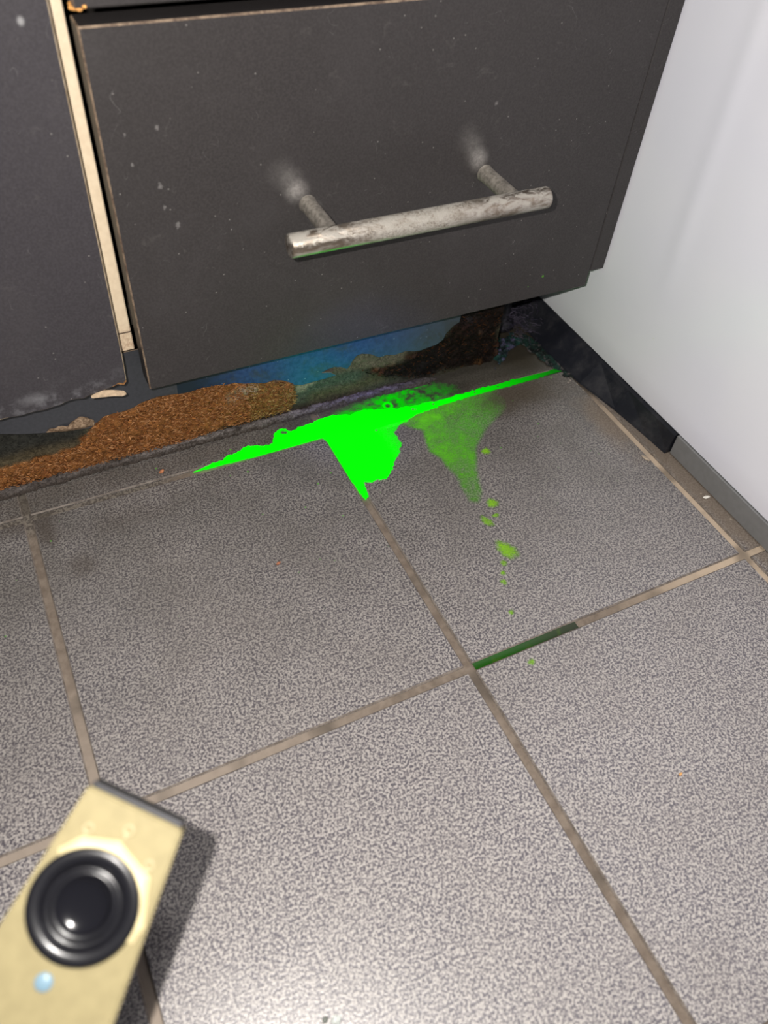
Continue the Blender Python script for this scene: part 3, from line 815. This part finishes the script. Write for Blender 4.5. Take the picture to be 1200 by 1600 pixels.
# green liquid lying in the joint
t = NT('dark_green_liquid'); X_, Y_, Z_ = sepxyz(t)
gcol = t.mix(t.ramp(X_, 0.015, 0.070), (0.010, 0.070, 0.004), (0.020, 0.030, 0.012))
gcol = t.mix(t.math('MULTIPLY', t.ramp(t.noise(95, 2), 0.55, 0.70), 0.5), gcol, (0.04, 0.085, 0.006))
gm = t.out(gcol, 0.22)
xx = np.linspace(2.6, 72.0, 120); vv = np.linspace(-1, 1, 9)
PPc = np.zeros((len(vv), len(xx), 3))
for i, v in enumerate(vv):
    for j, x in enumerate(xx):
        PPc[i, j] = (x / 1000, v * 0.00215, -0.00055 + 0.0002 * v * v - 0.0004 * max(0, (x - 66) / 6))
gl = grid_mesh('dye_streak', PPc, gm)
tag(gl, 'dark green dyed liquid filling a stretch of tile joint', 'dye')

# ------------------------------------------------------------------ lint and dirt in the corner
tl = NT('purple_grey_lint')
lm = tl.out(tl.mix(tl.ramp(tl.noise(90, 4), 0.35, 0.65), (0.018, 0.015, 0.032), (0.085, 0.072, 0.105)), 0.9)
V = []; F = []
for k in range(420):
    c = Vector((random.gauss(0.190, 0.009), random.gauss(0.262, 0.010), abs(random.gauss(0.0, 0.008)) + 0.001))
    if c.x > 0.2: c.z += (c.x - 0.2) * 0.95
    d = Vector((random.gauss(0, 1), random.gauss(0, 1), random.gauss(0, 0.5))).normalized()
    b_ = Vector((random.gauss(0, 1), random.gauss(0, 1), random.gauss(0, 1))).normalized() * 0.5
    L = random.uniform(0.002, 0.007); r = random.uniform(0.00008, 0.00025)
    pts = []
    for s in range(5):
        u = s / 4 - 0.5
        q = c + d * (u * L) + b_ * (L * (u * u - 0.1)); q.z = max(q.z, 0.0004)
        if q.x > 0.1995: q.z = max(q.z, (q.x - 0.1995) + 0.001)
        pts.append(q)
    base = len(V)
    for q in pts:
        for a in range(3):
            V.append(q + Vector((r * math.cos(a * 2.094), r * math.sin(a * 2.094) * 0.3, r * math.sin(a * 2.094))))
    for s in range(4):
        for a in range(3):
            F.append((base + s * 3 + a, base + s * 3 + (a + 1) % 3, base + s * 3 + 3 + (a + 1) % 3, base + s * 3 + 3 + a))
me = bpy.data.meshes.new('lint_clump'); me.from_pydata(V, [], F)
ln = link('lint_clump', me, lm)
tag(ln, 'purplish grey clump of lint in the dark corner under the drawer', 'lint', kind='stuff')
# teal-black sludge at the end of the board and along the appliance foot
def sludge(name, poly, label, cols, hmax, seed):
    X, Y = np.meshgrid(np.arange(min(p[0] for p in poly) - 4, max(p[0] for p in poly) + 4, 0.6), np.arange(min(p[1] for p in poly) - 4, max(p[1] for p in poly) + 4, 0.6))
    w_ = (vnoise(X.shape, 5) - 0.5) * 6
    d = blur(inside(poly, X + w_, Y + w_).astype(float), 1.5)
    n = vnoise(X.shape, 4, 4); n2 = vnoise(X.shape, 9, 3)
    h = np.clip(d * (0.35 + n) * hmax, 0, 10)
    c = np.zeros(X.shape + (3,)); k = np.clip((n2 - 0.35) * 3, 0, 1)[..., None]
    c[:] = np.array(cols[0]) * (1 - k) + np.array(cols[1]) * k
    k2 = np.clip((n - 0.62) * 5, 0, 1)[..., None]; c[:] = c * (1 - k2) + np.array(cols[2]) * k2
    cm = d[:-1, :-1] > 0.35
    P = np.stack([X / 1000, Y / 1000, h / 1000 + 0.0001], -1)
    o = grid_mesh(name, P, M['board'], colour=c, mask=cm)
    return tag(o, label, 'dirt')


sludge('sludge', [(154, 222), (152, 232), (158, 243), (170, 250), (186, 250), (190, 243), (178, 236), (166, 231), (160, 222)], 'teal and violet sludge lying at the broken end of the kickboard', ((0.012, 0.020, 0.022), (0.014, 0.050, 0.042), (0.07, 0.065, 0.12)), 3.0, 1)
sludge('sludge', [(197, 196), (190, 206), (187, 226), (184, 240), (190, 250), (198, 250), (198, 225), (199, 205), (204, 186), (201, 186)], 'dark teal grime strip between the tiles and the black appliance foot', ((0.010, 0.014, 0.013), (0.015, 0.040, 0.032), (0.08, 0.07, 0.07)), 1.2, 2)

# ------------------------------------------------------------------ crumbs
def crumb(loc, size, col, label, squash=0.4, rot=0.3):
    bm = bmesh.new()
    bmesh.ops.create_icosphere(bm, subdivisions=2, radius=1.0)
    for v in bm.verts:
        v.co *= 1 + 0.35 * mnoise.noise(v.co * 1.7 + Vector(loc) * 50)
        v.co = Vector((v.co.x * size[0], v.co.y * size[1], v.co.z * size[2]))
    bmesh.ops.rotate(bm, verts=bm.verts, matrix=Matrix.Rotation(rot, 3, 'Z'), cent=(0, 0, 0))
    mz = min(v.co.z for v in bm.verts)
    for v in bm.verts: v.co.z -= mz
    o = from_bm('crumb', bm, plain('crumb_mat', col, 0.7, var=0.2, scale=900))
    o.location = loc
    return tag(o, label, 'crumb', 'crumbs on the floor')


crumb((-0.0704, 0.1081, 0), (0.0016, 0.0009, 0.0007), (0.32, 0.12, 0.06), 'small reddish crumb on the tile left of the green drip')
crumb((0.0680, -0.0968, 0), (0.0012, 0.0007, 0.0006), (0.62, 0.33, 0.12), 'tiny orange crumb on the front right tile')
crumb((0.2120, 0.0482, 0), (0.0026, 0.0011, 0.0011), (0.85, 0.82, 0.75), 'white crumb beside the grey metal strip', rot=-0.2)
crumb((-0.1326, -0.1197, 0), (0.0022, 0.0019, 0.0014), (0.55, 0.58, 0.55), 'grey-white crumb at the bottom edge of the picture')
crumb((-0.1365, -0.1175, 0), (0.0014, 0.0012, 0.0009), (0.16, 0.17, 0.15), 'dark speck beside the crumb at the bottom edge of the picture')
crumb((0.1975, 0.0950, 0), (0.0014, 0.0034, 0.0005), (0.40, 0.32, 0.24), 'pale lump of grout beside the right-hand joint', rot=0.3)
crumb((-0.1130, 0.2075, 0), (0.0022, 0.0012, 0.0010), (0.42, 0.16, 0.07), 'rust-coloured crumb in front of the brown chipboard', rot=0.6)

# ------------------------------------------------------------------ gold pocket torch held in front of the floor
T0 = Vector((-0.17481321, -0.07004928, 0.15670731))
U = Vector((0.6860968, -0.6897080, -0.2314606)); Vd = Vector((-0.70984428, -0.56496519, -0.42063694)); N = Vector((-0.1593495, -0.4528986, 0.8772061))
U = U.normalized(); N = N.normalized(); Vd = Vd.normalized()
tm = Matrix.Translation(T0) @ Matrix((U, -Vd, N)).transposed().to_4x4()     # x right, y towards the tip, z out of the face
torch = empty('pocket_torch', T0)
tag(torch, 'blurred gold metal pocket torch with round black lens, held above the tiles', 'torch')


def tpart(name, bm, mat, parent=None, smooth=False):
    bmesh.ops.transform(bm, matrix=tm, verts=bm.verts)
    o = from_bm(name, bm, mat, None, smooth)
    return reparent(o, parent or torch)


tg = NT('satin_gold')
tgc = tg.mix(tg.ramp(tg.noise(240, 4), 0.3, 0.7), (0.205, 0.172, 0.088), (0.230, 0.194, 0.100))
M['gold'] = tg.out(tgc, 0.62, 0.15, 0.35)
M['gold_mark'] = plain('worn_gold_mark', (0.29, 0.245, 0.135), 0.5, 0.1, var=0.05)
M['gold_bright'] = plain('bright_gold', (0.58, 0.49, 0.28), 0.35, 0.1, var=0.04)
M['lens_black'] = plain('black_lens_plastic', (0.006, 0.006, 0.008), 0.28, var=0.1)
tl_ = NT('dark_lens_glass'); M['lens_glass'] = tl_.out((0.006, 0.006, 0.008), 0.16, 0, 0.25, 0.0)
M['indicator'] = NT('indicator_light').out((0.10, 0.16, 0.20), 0.4, emit=(0.55, 0.80, 1.0), es=0.22)
bm = bmesh.new()
th = 0.0085
prof = [(0.0, 0.01450, -0.01450), (0.055, 0.0212, -0.0193), (0.120, 0.0260, -0.0240)]
rws = []
for s, r, l in prof:
    rws.append([bm.verts.new(c) for c in ((l, -s, 0), (r, -s, 0), (r, -s, -th), (l, -s, -th))])
for A, B in zip(rws[:-1], rws[1:]):
    for k in range(4): bm.faces.new((A[k], A[(k + 1) % 4], B[(k + 1) % 4], B[k]))
bm.faces.new(rws[0]); bm.faces.new(rws[-1])
bmesh.ops.bevel(bm, geom=bm.edges[:], offset=0.0007, segments=3, affect='EDGES')
tpart('body', bm, M['gold'])
bm = bmesh.new(); bm_box(bm, (-0.0138, -0.0002, -th + 0.0003), (0.0138, 0.0016, -0.0008), 0.0005, 2)
tp = tpart('end_cap', bm, M['black']); tag(tp, 'black end cap')
# octagonal collar around the lens, proud on the outer side
CY = -0.0272; CXT = -0.0003
bm = bmesh.new()
angs = [144, 122, 88, 46, 4, -12]
ro = [0.0165, 0.0176, 0.0180, 0.0180, 0.0172, 0.0166]
ri = 0.0148
prev = None; secs = []
for a, r in zip(angs, ro):
    ca_, sa_ = math.cos(math.radians(a)), math.sin(math.radians(a))
    secs.append([bm.verts.new((CXT + q * ca_, CY + q * sa_, h)) for q, h in ((ri - 0.0006, -0.0004), (ri - 0.0006, 0.0016), (ri + 0.0002, 0.0020), (r - 0.0014, 0.0019), (r, 0.0006), (r, -0.0004))])
for A, B in zip(secs[:-1], secs[1:]):
    for k in range(6): bm.faces.new((A[k], A[(k + 1) % 6], B[(k + 1) % 6], B[k]))
bm.faces.new(secs[0]); bm.faces.new(secs[-1])
tc = tpart('collar', bm, M['gold_bright']); tag(tc, 'bright gold faceted collar')
bm = bmesh.new()
lathe(bm, [(0.0149, -0.0005), (0.0149, 0.0022), (0.0146, 0.0029), (0.0140, 0.0032), (0.0118, 0.0030), (0.0108, 0.0024), (0.0104, 0.0010), (0.0098, 0.0004), (0.0088, 0.0008), (0.0086, 0.0014), (0.0078, 0.0014), (0.0070, 0.0005), (0.0066, 0.0003), (0, 0.0003)], (CXT, CY, 0), (0, 0, 1), 64)
lens = tpart('lens_ring', bm, M['lens_black'], None, True); tag(lens, 'black stepped lens ring')
bm = bmesh.new()
lathe(bm, [(0.0070, 0.0022), (0.0062, 0.0016), (0.0045, 0.0011), (0.0025, 0.0008), (0, 0.0007)], (CXT - 0.0002, CY, 0), (0, 0, 1), 48)
bmesh.ops.transform(bm, matrix=tm, verts=bm.verts)
gl_ = from_bm('lens_glass', bm, M['lens_glass'], None, True)
gl_.parent = lens
bm = bmesh.new()
lathe(bm, [(0.0024, -0.0002), (0.0024, 0.0003), (0.0018, 0.0007), (0, 0.0009)], (CXT - 0.0003, CY - 0.0205, 0), (0, 0, 1), 24)
ti = tpart('indicator_light', bm, M['indicator'], None, True); tag(ti, 'pale blue indicator light')
# worn embossed marks round the collar
for ax_, ay_, rz_ in ((-0.0090, -0.0098, 0.5), (0.0012, -0.0060, 0.0), (0.0105, -0.0118, -0.6)):
    bm = bmesh.new()
    lathe(bm, [(0.0017, -0.0001), (0.0017, 0.0003), (0.0014, 0.0004), (0.0009, 0.0004), (0.0007, 0.0001)], (ax_, ay_, 0), (0, 0, 1), 20)
    bm_box(bm, (ax_ - 0.0004, ay_ - 0.0026, -0.0001), (ax_ + 0.0004, ay_ - 0.0010, 0.00035), 0.0001)
    tpart('embossed_mark', bm, M['gold_mark'])
